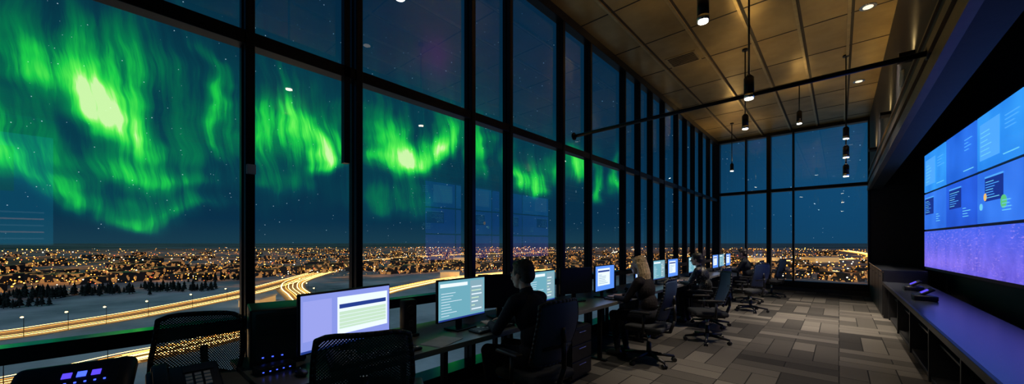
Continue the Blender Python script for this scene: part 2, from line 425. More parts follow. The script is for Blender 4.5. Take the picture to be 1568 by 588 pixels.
desk(-0.9,0.53,-2.72,-2.12)
def pedestal(y, x=-2.62):
    t = B().box(x,x+.5,y,y+.42,0.03,0.58,m_cab)
    for k in range(3): t.box(x+.5,x+.515,y+.01,y+.41,0.05+k*.175,0.215+k*.175,m_black); t.box(x+.515,x+.525,y+.14,y+.28,0.17+k*.175,0.18+k*.175,m_chrome)
    for dx in (.05,.45):
        for dy in (.05,.37): t.cyl((x+dx,y+dy,0),(x+dx,y+dy,.03),.02,.02,m_black,10)
    return t.done('drawer_pedestal', bevel=0.003)
for y in (3.3,5.72,8.25,9.9): pedestal(y)

# ------------------------------------------------------------------ monitors
mn_lav = flat('monitor_lavender', (0.26,0.32,0.82), 1.0); mn_white = flat('monitor_white', (0.80,0.90,1.0), 1.1)
mn_teal = flat('monitor_teal', (0.16,0.42,0.52), 1.0); mn_hdr = flat('monitor_header', (0.02,0.05,0.28), 1.0)
mn_green = flat('monitor_green', (0.60,0.82,0.62), 1.0); mn_blue = flat('monitor_blue', (0.10,0.28,0.9), 1.1)
mn_grey = flat('monitor_grey', (0.25,0.42,0.5), 1.0)
def monitor(x, y, rz, w=0.58, h=0.35, zc=1.01, kind=0):
    t = B(); dz = 0.74
    zc_ = zc-dz
    t.rbox(0,0.012,zc_,w,0.03,h,0.008,m_black)
    t.rbox(0,0.035,zc_,w*0.6,0.04,h*0.6,0.015,m_black)
    t.box(-0.03,0.03,0.04,0.06,0.01,zc_,m_blackm)
    t.rbox(0,0.03,0.008,0.24,0.18,0.014,0.006,m_blackm)
    W = w-0.02; H = h-0.024
    def scr(a, b_, c, d, m, lv=1): t.box(-W/2+a*W, -W/2+c*W, -0.0035-0.0008*lv, -0.002, zc_-H/2+b_*H, zc_-H/2+d*H, m)
    if kind == 0:
        scr(0,0,1,1,mn_lav); scr(0.36,0.2,0.97,0.9,mn_white,2); scr(0.38,0.68,0.95,0.76,mn_hdr,3); scr(0.38,0.30,0.95,0.62,mn_green,3)
        for k in range(4): scr(0.38,0.34+k*0.07,0.95,0.348+k*0.07,mn_white,4)
        scr(0,0,1,0.04,mn_hdr,2); scr(0.02,0.2,0.3,0.9,flat('monitor_pale',(0.34,0.38,0.88),1.0),2)
    elif kind == 1:
        scr(0,0,1,1,mn_teal); scr(0.03,0.84,0.6,0.93,mn_white,2); scr(0.66,0.1,0.97,0.95,mn_grey,2)
        for k in range(9): scr(0.05,0.12+k*0.07,0.2+0.35*random.random(),0.13+k*0.07,mn_white,3)
        for k in range(7): scr(0.69,0.16+k*0.1,0.75+0.2*random.random(),0.19+k*0.1,mn_green if k%2 else mn_white,3)
        scr(0,0,1,0.04,mn_hdr,2)
    elif kind == 2:
        scr(0,0,1,1,mn_blue); scr(0.1,0.2,0.75,0.9,mn_white,2); scr(0.12,0.75,0.73,0.82,mn_hdr,3)
        for k in range(6): scr(0.14,0.28+k*0.07,0.3+0.35*random.random(),0.30+k*0.07,mn_grey,3)
    else:
        scr(0,0,1,1,m_black)
    return t.done('computer_monitor',(x,y,dz),rz)
R90 = math.pi/2
monitor(-2.44,1.10,math.radians(101.8),0.68,0.37,1.01,0)
monitor(-2.48,2.12,math.radians(94),0.58,0.36,1.01,1)
monitor(-2.58,2.72,math.radians(68),0.5,0.34,1.01,3)
monitor(-2.48,3.28,math.radians(95),0.56,0.36,1.01,1)
monitor(-2.55,4.1,math.radians(70),0.5,0.34,1.01,3)
monitor(-2.46,4.72,math.radians(92),0.6,0.36,1.01,2)
monitor(-2.55,6.1,math.radians(100),0.5,0.34,1.01,2)
for y, k in ((6.8,1),(7.55,2),(8.85,1),(9.6,3),(10.9,2),(11.6,1),(12.4,2)): monitor(-2.46,y,R90,0.58,0.36,1.01,k)

def keyboard(x, y, rz=R90, z=0.74):
    t = B().rbox(0,0,0.01,0.44,0.15,0.018,0.005,m_black)
    for r in range(5):
        for c in range(15):
            if r == 0 and 4 <= c <= 9: continue
            t.box(-0.21+c*0.028,-0.21+c*0.028+0.023,-0.065+r*0.027,-0.065+r*0.027+0.022,0.018,0.024,m_keyw if (r+c)%7==0 else m_key)
    t.box(-0.21+4*.028,-0.21+9.8*.028,-0.065,-0.043,0.018,0.024,m_key)
    return t.done('keyboard',(x,y,z),rz)
for y in (1.3,2.30,4.72,7.4,10.95): keyboard(-2.29, y)
def mouse(x, y):
    t = B().sph((0,0,0.018),(0.03,0.055,0.018),m_black,16,10); t.cyl((0,0.02,0.03),(0,0.03,0.036),0.004,0.004,m_chrome,8)
    return t.done('computer_mouse',(x,y,0.74),R90)
for x, y in ((-2.3,0.76),(-2.28,2.7),(-2.28,5.1),(-2.28,7.8)): mouse(x,y)
t = B().rbox(0,0,0.18,0.30,0.34,0.35,0.012,m_black)
t.box(-0.12,0.12,-0.173,-0.17,0.04,0.33,m_cab)
for k in range(5): t.box(-0.10,0.10,-0.176,-0.172,0.2+k*0.025,0.21+k*0.025,m_black)
for k in range(3): t.box(-0.09+k*.05,-0.08+k*.05,-0.177,-0.172,0.06,0.066,m_led)
t.done('computer_case',(-2.76,0.76,0.74),math.radians(80))
t = B().rbox(0,0,0.022,0.2,0.1,0.04,0.006,m_black)
for k in range(5): t.box(-0.08+k*.035,-0.072+k*.035,-0.053,-0.05,0.018,0.023,m_led)
t.done('network_switch',(-2.5,0.68,0.74),math.radians(95))
def phone(name, x, y, rz, scale=1.0, display=None, z=0.74):
    s_ = scale; t = B()
    M = Matrix.Translation((0,0,0.055*s_)) @ Matrix.Rotation(0.32,4,'X')
    t.rbox(0,0,0,0.22*s_,0.2*s_,0.045*s_,0.012*s_,m_black,M)
    t.rbox(0,0.05*s_,0.02*s_,0.18*s_,0.08*s_,0.04*s_,0.01*s_,m_black)
    for r in range(4):
        for c in range(3): t.box((0.0+c*.028)*s_,(0.02+c*.028)*s_,(-0.07+r*.024)*s_,(-0.054+r*.024)*s_,0.022*s_,0.028*s_,m_keyw,M)
    t.box(-0.005*s_,0.09*s_,0.035*s_,0.08*s_,0.022*s_,0.026*s_,display or m_cab,M)
    t.rbox(-0.07*s_,0,0.04*s_,0.045*s_,0.19*s_,0.022*s_,0.01*s_,m_black,M)
    t.rbox(-0.07*s_,0.075*s_,0.03*s_,0.052*s_,0.05*s_,0.035*s_,0.012*s_,m_black,M); t.rbox(-0.07*s_,-0.075*s_,0.03*s_,0.052*s_,0.05*s_,0.035*s_,0.012*s_,m_black,M)
    return t.done(name,(x,y,z),rz)
phone('desk_phone',-2.26,0.98,math.radians(80),0.8)
phone('desk_phone',-2.40,0.27,math.radians(88),1.25,None)
phone('desk_phone',-2.4,5.40,math.radians(90),0.6)
# console with glowing blue display (front left)
t = B(); M = Matrix.Translation((0,0,0.15)) @ Matrix.Rotation(0.5,4,'X')
t.rbox(0,0,0,0.36,0.24,0.08,0.032,m_black,M,4); t.rbox(0,0.03,0.07,0.28,0.16,0.14,0.02,m_black)
t.box(-0.07,0.13,-0.05,0.07,0.0405,0.043,m_cab,M)
for k in range(3): t.box(-0.035+k*.042,-0.008+k*.042,0.005,0.035,0.043,0.046,m_ledp if k!=1 else m_led,M)
for k in range(6): t.box(-0.05+k*.028,-0.043+k*.028,-0.03,-0.024,0.043,0.046,m_led,M)
for k in range(5): t.cyl((-0.13+k*.03,-0.09,0.04),(-0.13+k*.03,-0.09,0.047),0.009,0.009,m_key,12,M=M)
t.done('intercom_console',(-2.42,-0.08,0.742),math.radians(80))
def speaker(x, y, rz):
    t = B().rbox(0,0,0.16,0.11,0.09,0.28,0.012,m_black); t.rbox(0,0,0.012,0.14,0.12,0.022,0.006,m_black)
    t.cyl((0,-0.045,0.22),(0,-0.05,0.22),0.04,0.036,m_cab,24); t.cyl((0,-0.045,0.11),(0,-0.05,0.11),0.028,0.025,m_cab,24)
    t.cyl((0,-0.05,0.22),(0,-0.052,0.22),0.015,0.01,m_black,16)
    return t.done('desk_speaker',(x,y,0.74),rz)
speaker(-2.62,1.66,math.radians(85)); speaker(-2.62,5.25,math.radians(85)); speaker(-2.6,8.2,math.radians(85))
B().box(-0.1,0.1,-0.14,0.14,0,0.003,m_paper).done('paper_sheet',(-2.28,1.74,0.7405),0.3)

# ------------------------------------------------------------------ office chair
def chair(x, y, rz, kind='navy'):
    cm = {'navy':m_navy,'mesh':m_mesh,'grey':m_greyf}[kind]; t = B()
    t.rbox(0,0.0,0.445,0.48,0.46,0.07,0.03,m_greyf,seg=4); t.rbox(0,0,0.405,0.40,0.38,0.03,0.01,m_black)
    def bf(u, v):
        s = u*2-1; wv = 0.235*(1-0.10*v**3)*(0.86+0.28*v if v < 0.5 else 1.0)
        corner = 1-0.10*abs(s)**6
        z = 0.56+0.50*v; yy = -0.215-0.05*math.sin((v-0.15)*2.6)-0.05*v+0.055*s*s
        z = 0.81+(z-0.81)*(corner)
        return Vector((s*wv, yy, z))
    t.slab(bf,14,14,(0,-0.018,0),cm)
    rim = [bf(0,k/12)+Vector((0,-.009,0)) for k in range(13)]+[bf(k/10,1)+Vector((0,-.009,0)) for k in range(1,11)]+[bf(1,1-k/12)+Vector((0,-.009,0)) for k in range(1,13)]+[bf(1-k/10,0)+Vector((0,-.009,0)) for k in range(1,11)]
    t.tube(rim,0.014,m_black,8)
    t.tube([(0,-0.10,0.39),(0,-0.26,0.41),(0,-0.31,0.55),(0,-0.31,0.75),(0,-0.30,0.86)],0.02,m_black,10)
    t.tube([(-0.16,-0.235,0.70),(0,-0.305,0.72),(0.16,-0.235,0.70)],0.014,m_black,8)
    for s in (-1,1):
        t.tube([(s*0.2,-0.02,0.40),(s*0.285,-0.03,0.42),(s*0.29,-0.04,0.64)],0.016,m_black,10)
        t.rbox(s*0.285,0.0,0.655,0.07,0.25,0.03,0.012,m_black)
    t.rbox(0,-0.02,0.375,0.18,0.22,0.05,0.015,m_black)
    t.cyl((0,0,0.2),(0,0,0.38),0.02,0.02,m_chrome,16); t.cyl((0,0,0.09),(0,0,0.24),0.032,0.028,m_black,16)
    t.cyl((0,0,0.075),(0,0,0.125),0.05,0.042,m_black,20)
    for k in range(5):
        a = 2*math.pi*k/5+0.3; d = Vector((math.cos(a),math.sin(a),0)); p = Vector((-d.y,d.x,0))
        t.cyl(d*0.03+Vector((0,0,0.105)),d*0.31+Vector((0,0,0.072)),0.026,0.015,m_black,12)
        c = d*0.31
        t.cyl(c+Vector((0,0,0.03)),c+Vector((0,0,0.08)),0.008,0.008,m_blackm,8)
        for q in (-1,1): t.cyl(c+p*q*0.006+Vector((0,0,0.028)),c+p*q*0.026+Vector((0,0,0.028)),0.028,0.028,m_black,16)
    return t.done('office_chair',(x,y,0),rz)

# ------------------------------------------------------------------ people
m_skin = mat('skin', (0.48,0.29,0.21), 0.5, var=0.06); m_lip = mat('lips', (0.40,0.16,0.13), 0.45)
m_shoe = mat('shoe_leather', (0.015,0.013,0.012), 0.4)
m_eye = mat('eye_white', (0.7,0.7,0.68), 0.2, var=0.02); m_pupil = mat('eye_iris', (0.04,0.025,0.015), 0.15)
def person(name, x, y, rz, cloth, trouser, hair, longhair=False, lean=0.05, yaw=0.0, reach=(0.0,0.0), pitch=0.12, sc=1.0):
    prims = []
    def cap(a, b_, r0, r1, tag): prims.append(('c', tag, (Vector(a), Vector(b_), r0, r1)))
    def ell(c, r, tag, M=Matrix.Identity(4)): prims.append(('e', tag, (Vector(c), Vector(r), M)))
    L = lean
    ell((0,0,0.59),(0.175,0.13,0.115),'trouser'); ell((0,-0.03+L*.3,0.74),(0.145,0.108,0.15),'cloth')
    ell((0,-0.02+L*.8,0.91),(0.168,0.118,0.17),'cloth')
    cap((-0.135,L,1.02),(0.135,L,1.02),0.07,0.07,'cloth')
    cap((0,L,1.05),(0.12,L,1.03),0.055,0.06,'cloth'); cap((0,L,1.05),(-0.12,L,1.03),0.055,0.06,'cloth')
    cap((0,L,1.04),(0,L+0.015,1.095),0.068,0.058,'cloth')
    cap((0,L,1.06),(0,L+0.045,1.17),0.053,0.05,'skin')
    for s in (-1,1):
        cap((s*0.09,0.0,0.575),(s*0.125,0.42,0.555),0.088,0.062,'trouser')
        cap((s*0.125,0.42,0.55),(s*0.125,0.36,0.12),0.06,0.042,'trouser')
        cap((s*0.125,0.345,0.05),(s*0.135,0.49,0.035),0.045,0.034,'shoe'); cap((s*0.125,0.36,0.14),(s*0.125,0.355,0.06),0.04,0.042,'shoe')
        S0 = Vector((s*0.175,L,1.02)); E = Vector((s*0.245,L*0.6+0.15,0.79)); W = Vector((s*0.12,0.39+reach[0],0.79))
        cap(S0,E,0.058,0.044,'cloth'); cap(E,W,0.045,0.030,'cloth')
        d = (Vector((s*0.09,0.47+reach[0],0.79))-W).normalized(); side = Vector((d.y,-d.x,0))*(-s)
        cap(W-d*0.02,W+d*0.03,0.024,0.024,'skin')
        pc = W+d*0.06
        cap(pc-d*0.02-side*0.016,pc+d*0.022-side*0.022,0.017,0.014,'skin'); cap(pc-d*0.02+side*0.012,pc+d*0.025+side*0.02,0.017,0.014,'skin'); cap(pc-d*0.02,pc+d*0.025,0.018,0.015,'skin')
        for k,(o,ln) in enumerate([(-0.032,0.055),(-0.011,0.07),(0.011,0.075),(0.032,0.066)]):
            a = pc+d*0.03+side*o*0.95; dd = (d+side*o*5.0).normalized()
            b1 = a+dd*ln*0.45+Vector((0,0,0.006)); b2 = b1+dd*ln*0.32+Vector((0,0,-0.010)); b3 = b2+dd*ln*0.2+Vector((0,0,-0.012))
            cap(a,b1,0.0088,0.008,'skin'); cap(b1,b2,0.008,0.0074,'skin'); cap(b2,b3,0.0074,0.0066,'skin')
        a = pc-d*0.02+side*0.022; b1 = a+(side+d*0.55).normalized()*0.034-Vector((0,0,.004)); b2 = b1+(d+side*0.35).normalized()*0.03-Vector((0,0,.006))
        cap(a,b1,0.012,0.010,'skin'); cap(b1,b2,0.010,0.008,'skin')
    H = Matrix.Translation((0,L+0.065,1.225)) @ Matrix.Rotation(yaw,4,'Z') @ Matrix.Rotation(-pitch,4,'X')
    ell((0,-0.012,0.03),(0.074,0.092,0.084),'skin',H); ell((0,0.026,-0.02),(0.060,0.066,0.092),'skin',H); ell((0,0.04,-0.075),(0.044,0.046,0.034),'skin',H)
    for k in range(4): ell((0,0.090+0.0065*k,0.012-0.011*k),(0.008+0.0015*k,0.008,0.010),'skin',H)
    for s in (-1,1):
        ell((s*0.076,-0.004,-0.012),(0.010,0.020,0.031),'skin',H); ell((s*0.032,0.078,0.030),(0.022,0.012,0.008),'skin',H); ell((s*0.036,0.068,-0.022),(0.02,0.018,0.018),'skin',H)
    ell((0,0.088,-0.048),(0.024,0.009,0.005),'lip',H); ell((0,0.087,-0.058),(0.020,0.009,0.006),'lip',H)
    ell((0,-0.028,0.048),(0.084,0.094,0.086),'hair',H); ell((0,-0.055,0.0),(0.078,0.066,0.075),'hair',H); ell((0.01,0.035,0.092),(0.058,0.045,0.030),'hair',H)
    for k in range(16):
        a = rng.rand()*6.28; q = 0.3+0.6*rng.rand()
        ell((0.066*q*math.cos(a),-0.03+0.075*q*math.sin(a),0.05+0.078*math.sqrt(1-q*q)),(0.022,0.026,0.014),'hair',H)
    if longhair:
        for k in range(11):
            a = math.radians(185+17*k*1.0+5); cx, cy = 0.078*math.cos(a), -0.02+0.082*math.sin(a)
            p0 = H@Vector((cx,cy,0.02)); p1 = H@Vector((cx*1.12,cy*1.05-0.015,-0.11)); p2 = p1+Vector((0,-0.01,-0.06))
            cap(p0,p1,0.026,0.026,'hair'); cap(p1,p2,0.026,0.014,'hair')
    else:
        for s in (-1,1): ell((s*0.070,0.012,0.02),(0.012,0.022,0.032),'hair',H)
    bm = bmesh.new()
    def addmesh(co, M):
        tt = bmesh.new(); bmesh.ops.create_uvsphere(tt,u_segments=20,v_segments=14,radius=1)
        vm = {v: bm.verts.new(M@(co(v.co))) for v in tt.verts}
        for f in tt.faces: bm.faces.new([vm[v] for v in f.verts])
        tt.free()
    for kind, tag, dt in prims:
        if kind == 'e':
            c, r, M = dt; addmesh(lambda p: Vector((c.x+p.x*r.x,c.y+p.y*r.y,c.z+p.z*r.z)), M)
        else:
            a, b_, r0, r1 = dt; dr = b_-a; ln = dr.length
            Q = dr.to_track_quat('Z','Y').to_matrix().to_4x4()
            def co(p, r0=r0, r1=r1, ln=ln):
                return Vector((p.x*r1,p.y*r1,p.z*r1+ln)) if p.z > 0.001 else Vector((p.x*r0,p.y*r0,p.z*r0))
            addmesh(co, Matrix.Translation(a)@Q)
    me = bpy.data.meshes.new(name+'_src'); bm.to_mesh(me); bm.free()
    o = bpy.data.objects.new('body_src', me); COL.objects.link(o)
    rm = o.modifiers.new('r','REMESH'); rm.mode = 'VOXEL'; rm.voxel_size = 0.0058
    sm = o.modifiers.new('s','SMOOTH'); sm.factor = 0.5; sm.iterations = 3
    dg = bpy.context.evaluated_depsgraph_get(); ev = o.evaluated_get(dg)
    nm = bpy.data.meshes.new_from_object(ev)
    bpy.data.objects.remove(o)
    tags = ['cloth','trouser','skin','hair','lip','shoe']; mm = {'cloth':cloth,'trouser':trouser,'skin':m_skin,'hair':hair,'lip':m_lip,'shoe':m_shoe}
    for tg in tags: nm.materials.append(mm[tg])
    nf = len(nm.polygons); C = np.empty(nf*3); nm.polygons.foreach_get('center', C); C = C.reshape(-1,3)
    best = np.full(nf, 1e9); bi = np.zeros(nf, int)
    for kind, tag, dt in prims:
        if kind == 'e':
            c, r, M = dt; Mi = np.array(M.inverted()); p = C@Mi[:3,:3].T+Mi[:3,3]; q = (p-np.array(c))/np.array(r)
            k0 = np.linalg.norm(q,axis=1); k1 = np.linalg.norm(q/np.array(r),axis=1)+1e-9; d = k0*(k0-1)/k1
        else:
            a, b_, r0, r1 = dt; a = np.array(a); ab = np.array(b_)-a; tt = np.clip(((C-a)@ab)/(ab@ab),0,1)
            d = np.linalg.norm(C-(a+tt[:,None]*ab),axis=1)-(r0+(r1-r0)*tt)
        if tag == 'hair': d = d-0.001
        w_ = d < best; best[w_] = d[w_]; bi[w_] = tags.index(tag)
    nm.polygons.foreach_set('material_index', bi.astype(np.int32)); nm.polygons.foreach_set('use_smooth', np.ones(nf, bool)); nm.update()
    nm.name = name
    P = bpy.data.objects.new(name, None); COL.objects.link(P); P.location = (x,y,0); P.rotation_euler = (0,0,rz); P.scale = (sc,)*3
    bo = bpy.data.objects.new('body', nm); COL.objects.link(bo); bo.parent = P
    t = B()
    for s in (-1,1):
        t.sph(H@Vector((s*0.031,0.078,0.008)),(0.0125,0.0125,0.0125),m_eye,14,10); t.sph(H@Vector((s*0.031,0.0862,0.008)),(0.006,0.006,0.006),m_pupil,10,8)
    t.done('eyes', parent=P)
    return P
m_jacket = mat('black_jacket', (0.008,0.011,0.018), 0.8, bump=0.5, bscale=40, spec=0.2); m_jeans = mat('dark_trousers', (0.010,0.011,0.018), 0.85, bump=0.3, bscale=50, spec=0.2)
m_blouse = mat('charcoal_cardigan', (0.016,0.013,0.015), 0.8, bump=0.5, bscale=40, spec=0.2)
m_pat = bpy.data.materials.new('speckled_shirt'); m_pat.use_nodes = True; n = N(m_pat.node_tree)
tc = n.node('ShaderNodeTexCoord'); vv = n.node('ShaderNodeTexVoronoi'); vv.inputs['Scale'].default_value = 38; n.put(vv.inputs['Vector'], tc.outputs['Object'])
n.put(m_pat.node_tree.nodes['Principled BSDF'].inputs['Base Color'], n.ramp(vv.outputs['Distance'], [(0.22,(0.26,0.24,0.21)),(0.36,(0.012,0.012,0.014))]))
h_dark = mat('dark_brown_hair', (0.018,0.012,0.009), 0.5, bump=0.8, bscale=160); h_blond = mat('blonde_hair', (0.62,0.44,0.24), 0.45, bump=0.8, bscale=140, var=0.35, vscale=40)

chair(-1.97,0.98,math.radians(62),'mesh'); chair(-2.70,0.26,math.radians(-122),'mesh')
chair(-1.86,2.36,math.radians(84),'navy'); person('seated_man',-1.88,2.38,math.radians(90),m_jacket,m_jeans,h_dark,lean=0.07,yaw=0.1)
chair(-1.80,4.62,math.radians(92),'navy'); person('seated_woman',-1.84,4.68,math.radians(90),m_blouse,m_jeans,h_blond,True,lean=0.06,sc=0.98)
chair(-1.74,7.35,math.radians(86),'navy'); person('seated_man',-1.82,7.36,math.radians(88),m_pat,m_jeans,h_dark,lean=0.1,sc=0.97,reach=(0.04,0))
chair(-1.70,10.9,math.radians(88),'navy'); person('seated_man',-1.76,10.9,math.radians(90),m_jacket,m_jeans,h_dark,lean=0.03,reach=(0.05,0))
chair(-1.5,6.15,math.radians(120),'navy'); chair(-1.45,9.5,math.radians(60),'navy'); chair(-1.4,12.4,math.radians(75),'navy')

# ------------------------------------------------------------------ outside world
ZG = -38.5
m_ground, n, b = newmat('snowy_ground')
tc = n.node('ShaderNodeTexCoord'); P = tc.outputs['Object']; x, y, z = n.sep(P)
dist = n.m('SQRT', n.m('ADD', n.m('MULTIPLY', x, x), n.m('MULTIPLY', y, y)))
f1 = n.noise(P, 0.012, 6, rough=0.6); f2 = n.noise(P, 0.0012, 5)
snow = n.ramp(f1, [(0.34,(0.07,0.075,0.075)),(0.42,(0.38,0.42,0.46)),(0.6,(0.8,0.84,0.88))])
far = n.ramp(f2, [(0.42,(0.01,0.014,0.018)),(0.56,(0.20,0.24,0.28))])
mcity = n.m('MULTIPLY', n.m('SUBTRACT', dist, 360), 0.005, clamp=True)
n.put(b.inputs['Base Color'], n.mix(n.m('MULTIPLY', mcity, 0.88), snow, far)); b.inputs['Roughness'].default_value = 0.7
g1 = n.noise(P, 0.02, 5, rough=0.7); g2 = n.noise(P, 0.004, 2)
painted_lamp_pools = n.m('MULTIPLY', n.m('POWER', n.m('MULTIPLY', n.m('SUBTRACT', g1, 0.42), 4.0, clamp=True), 2.0), n.m('MULTIPLY', n.m('SUBTRACT', g2, 0.38), 5.0, clamp=True))  # street-light pools painted into the ground as amber emission
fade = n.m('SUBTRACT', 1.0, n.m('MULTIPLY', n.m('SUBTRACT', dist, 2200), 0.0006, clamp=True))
n.put(b.inputs['Emission Color'], (1.0,0.34,0.05,1)); n.put(b.inputs['Emission Strength'], n.m('MULTIPLY', n.m('MULTIPLY', painted_lamp_pools, mcity), n.m('MULTIPLY', fade, 0.55)))
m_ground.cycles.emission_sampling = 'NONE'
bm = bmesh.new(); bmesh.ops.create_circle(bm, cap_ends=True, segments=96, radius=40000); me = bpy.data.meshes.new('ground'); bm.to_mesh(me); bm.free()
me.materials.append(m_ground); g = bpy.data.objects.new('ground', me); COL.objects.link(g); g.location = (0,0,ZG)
l = bpy.data.lights.new('added_moonlight','SUN'); l.energy = 0.62; l.color = (0.6,0.82,1.0); l.angle = 0.01  # sun lamp added to brighten the snow; the sky has no moon
o = bpy.data.objects.new('added_moonlight', l); COL.objects.link(o); o.rotation_euler = Vector((-0.7,0.55,-0.75)).to_track_quat('-Z','Y').to_euler()

# city lights
cols = [('street_lamp_glow',(1.0,0.30,0.03),4.0),('amber_glow',(1.0,0.48,0.10),6.0),('white_glow',(1.0,0.85,0.6),6),('red_glow',(1.0,0.10,0.03),5)]
lm = [mat(nm_, (0,0,0), 0.5, em=c, es=e, sample=False) for nm_, c, e in cols]
pts = []
def polar(th, d): return (-d*math.sin(th), d*math.cos(th))
for k in range(330):
    th = math.radians(-8+rng.rand()*112); px = 9+47*rng.rand()**1.15; d = 22400/px/0.85
    cx, cy = polar(th, d); a = rng.choice([0.35,0.35+math.pi/2,0.9]); L = 60+rng.rand()*0.25*d; ddx, ddy = math.cos(a), math.sin(a)
    st = 14+rng.rand()*14+d*0.010; nn = int(L/st); mi = rng.choice([0,0,0,0,1,1,2])
    for q in range(nn):
        o_ = (q-nn/2)*st; pts.append((cx+ddx*o_+rng.randn()*2, cy+ddy*o_+rng.randn()*2, 5+rng.rand()*3, mi, 0.6+0.5*rng.rand()))
for k in range(3400):
    th = math.radians(-8+rng.rand()*112); px = 7.5+50*rng.rand()**1.1; d = 22400/px/0.85; cx, cy = polar(th, d)
    if math.sin(cx*0.006+1.3)*math.sin(cy*0.008+0.4) > 0.35: continue
    pts.append((cx,cy,2+rng.rand()*7,rng.choice([0,0,0,0,1,1,2,3] if rng.rand()<.5 else [0,0,1]),0.25+0.75*rng.rand()**2))
V = []; F = []; MI = []
octv = np.array([(1,0,0),(-1,0,0),(0,1,0),(0,-1,0),(0,0,1),(0,0,-1)]); octf = [(0,2,4),(2,1,4),(1,3,4),(3,0,4),(2,0,5),(1,2,5),(3,1,5),(0,3,5)]
for (px_, py_, pz_, mi, sz_) in pts:
    d = math.hypot(px_,py_)
    if d < 380: continue
    r = sz_*(0.35+d/1300.0)*0.95; base = len(V)
    V.extend((octv*r+np.array([px_,py_,ZG+pz_])).tolist()); F.extend([(a+base,b_+base,c+base) for a,b_,c in octf]); MI.extend([mi]*8)
me = bpy.data.meshes.new('city_lights'); me.from_pydata(V,[],F)
for m in lm: me.materials.append(m)
me.polygons.foreach_set('material_index', np.array(MI, dtype=np.int32)); me.update(); COL.objects.link(bpy.data.objects.new('city_lights', me))

# buildings
m_bld, n, b = newmat('building_facade')
tc = n.node('ShaderNodeTexCoord'); P = tc.outputs['Object']
vz = n.node('ShaderNodeTexVoronoi'); vz.inputs['Scale'].default_value = 0.3; n.put(vz.inputs['Vector'], P)
cr = n.sep(vz.outputs['Color'])[0]
b.inputs['Base Color'].default_value = (0.03,0.03,0.035,1)
n.put(b.inputs['Emission Color'], (1,0.42,0.12,1)); n.put(b.inputs['Emission Strength'], n.m('MULTIPLY', n.m('GREATER_THAN', cr, 0.76), 0.4)); m_bld.cycles.emission_sampling = 'NONE'
t = B()
for k in range(380):
    th = math.radians(-6+rng.rand()*108); px = 14+38*rng.rand(); d = 22400/px/0.85; cx, cy = polar(th, d)
    w_, l_, h_ = 8+rng.rand()*22, 8+rng.rand()*30, 4+rng.rand()*8
    M = Matrix.Translation((cx,cy,ZG)) @ Matrix.Rotation(rng.choice([0.35,0.9]),4,'Z'); t.box(-w_/2,w_/2,-l_/2,l_/2,-.1,h_,m_bld,M)
m_hall = mat('hall_painted_floodlight', (0.5,0.42,0.3), 0.6, em=(1.0,0.5,0.14), es=0.5, sample=False)  # floodlighting is put into the wall material as emission
m_hallw = mat('hall_roof', (0.5,0.5,0.5), 0.6, em=(1.0,0.6,0.35), es=0.08, sample=False)  # roof carries a faint painted-in glow too
for cx, cy, w_, l_, h_ in ((-285,68,12,22,4),(-345,275,22,24,6),(-600,520,50,30,9),(-120,900,60,30,10),(-30,1000,60,30,10)):
    M = Matrix.Translation((cx,cy,ZG)) @ Matrix.Rotation(0.9,4,'Z'); t.box(-w_/2,w_/2,-l_/2,l_/2,-.1,h_,m_hall,M); t.box(-w_/2-.5,w_/2+.5,-l_/2-.5,l_/2+.5,h_,h_+1,m_hallw,M)
t.done('city_buildings')

# highways with light trails
m_asph = mat('asphalt_painted_lamplight', (0.18,0.15,0.11), 0.7, vscale=0.2, em=(1.0,0.42,0.10), es=0.13, sample=False)  # warm emission stands in for lamplight falling on the road
m_tr1 = mat('headlight_trail', (0,0,0), 0.5, em=(1.0,0.60,0.18), es=7.5); m_tr2 = mat('taillight_trail', (0,0,0), 0.5, em=(1.0,0.32,0.05), es=5)
def catmull(p, sub=10):
    out = []; p = [Vector((*q,0)) for q in p]; p = [p[0]*2-p[1]]+p+[p[-1]*2-p[-2]]
    for i in range(1,len(p)-2):
        for k in range(sub):
            t_ = k/sub; a,b_,c,d = p[i-1],p[i],p[i+1],p[i+2]
            out.append(0.5*((2*b_)+(c-a)*t_+(2*a-5*b_+4*c-d)*t_*t_+(3*b_-a-3*c+d)*t_**3))
    out.append(p[-2]); return out
def road(pl, W, trails, growth=0.0):
    C = catmull(pl); t = B()
    def rib(o0, o1, z, m):
        i = t.mi(m); prev = None
        for k in range(len(C)):
            d = (C[min(k+1,len(C)-1)]-C[max(k-1,0)]).normalized(); p = Vector((-d.y,d.x,0)); g_ = 1+growth*C[k].length/1000
            a = t.bm.verts.new(C[k]+p*o0*g_+Vector((0,0,ZG+z))); b_ = t.bm.verts.new(C[k]+p*o1*g_+Vector((0,0,ZG+z)))
            if prev: f = t.bm.faces.new([prev[0],prev[1],b_,a]); f.material_index = i
            prev = (a,b_)
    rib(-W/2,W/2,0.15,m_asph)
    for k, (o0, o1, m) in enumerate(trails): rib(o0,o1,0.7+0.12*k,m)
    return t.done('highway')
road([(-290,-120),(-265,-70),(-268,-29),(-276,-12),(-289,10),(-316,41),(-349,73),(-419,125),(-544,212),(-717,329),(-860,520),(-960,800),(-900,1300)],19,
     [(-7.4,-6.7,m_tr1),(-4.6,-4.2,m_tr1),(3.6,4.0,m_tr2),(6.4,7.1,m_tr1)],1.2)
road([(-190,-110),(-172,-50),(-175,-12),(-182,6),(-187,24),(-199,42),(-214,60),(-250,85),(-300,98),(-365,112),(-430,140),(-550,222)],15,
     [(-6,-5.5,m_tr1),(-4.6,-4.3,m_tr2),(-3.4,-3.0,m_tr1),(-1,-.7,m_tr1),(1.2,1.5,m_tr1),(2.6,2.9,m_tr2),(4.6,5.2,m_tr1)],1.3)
road([(-182,6),(-205,70),(-240,110),(-291,181),(-330,300),(-300,520),(-101,983),(75,1500),(20,2600)],14,[(-4.5,-3,m_tr1),(3,4.5,m_tr2),(0,1,m_tr1)],1.4)
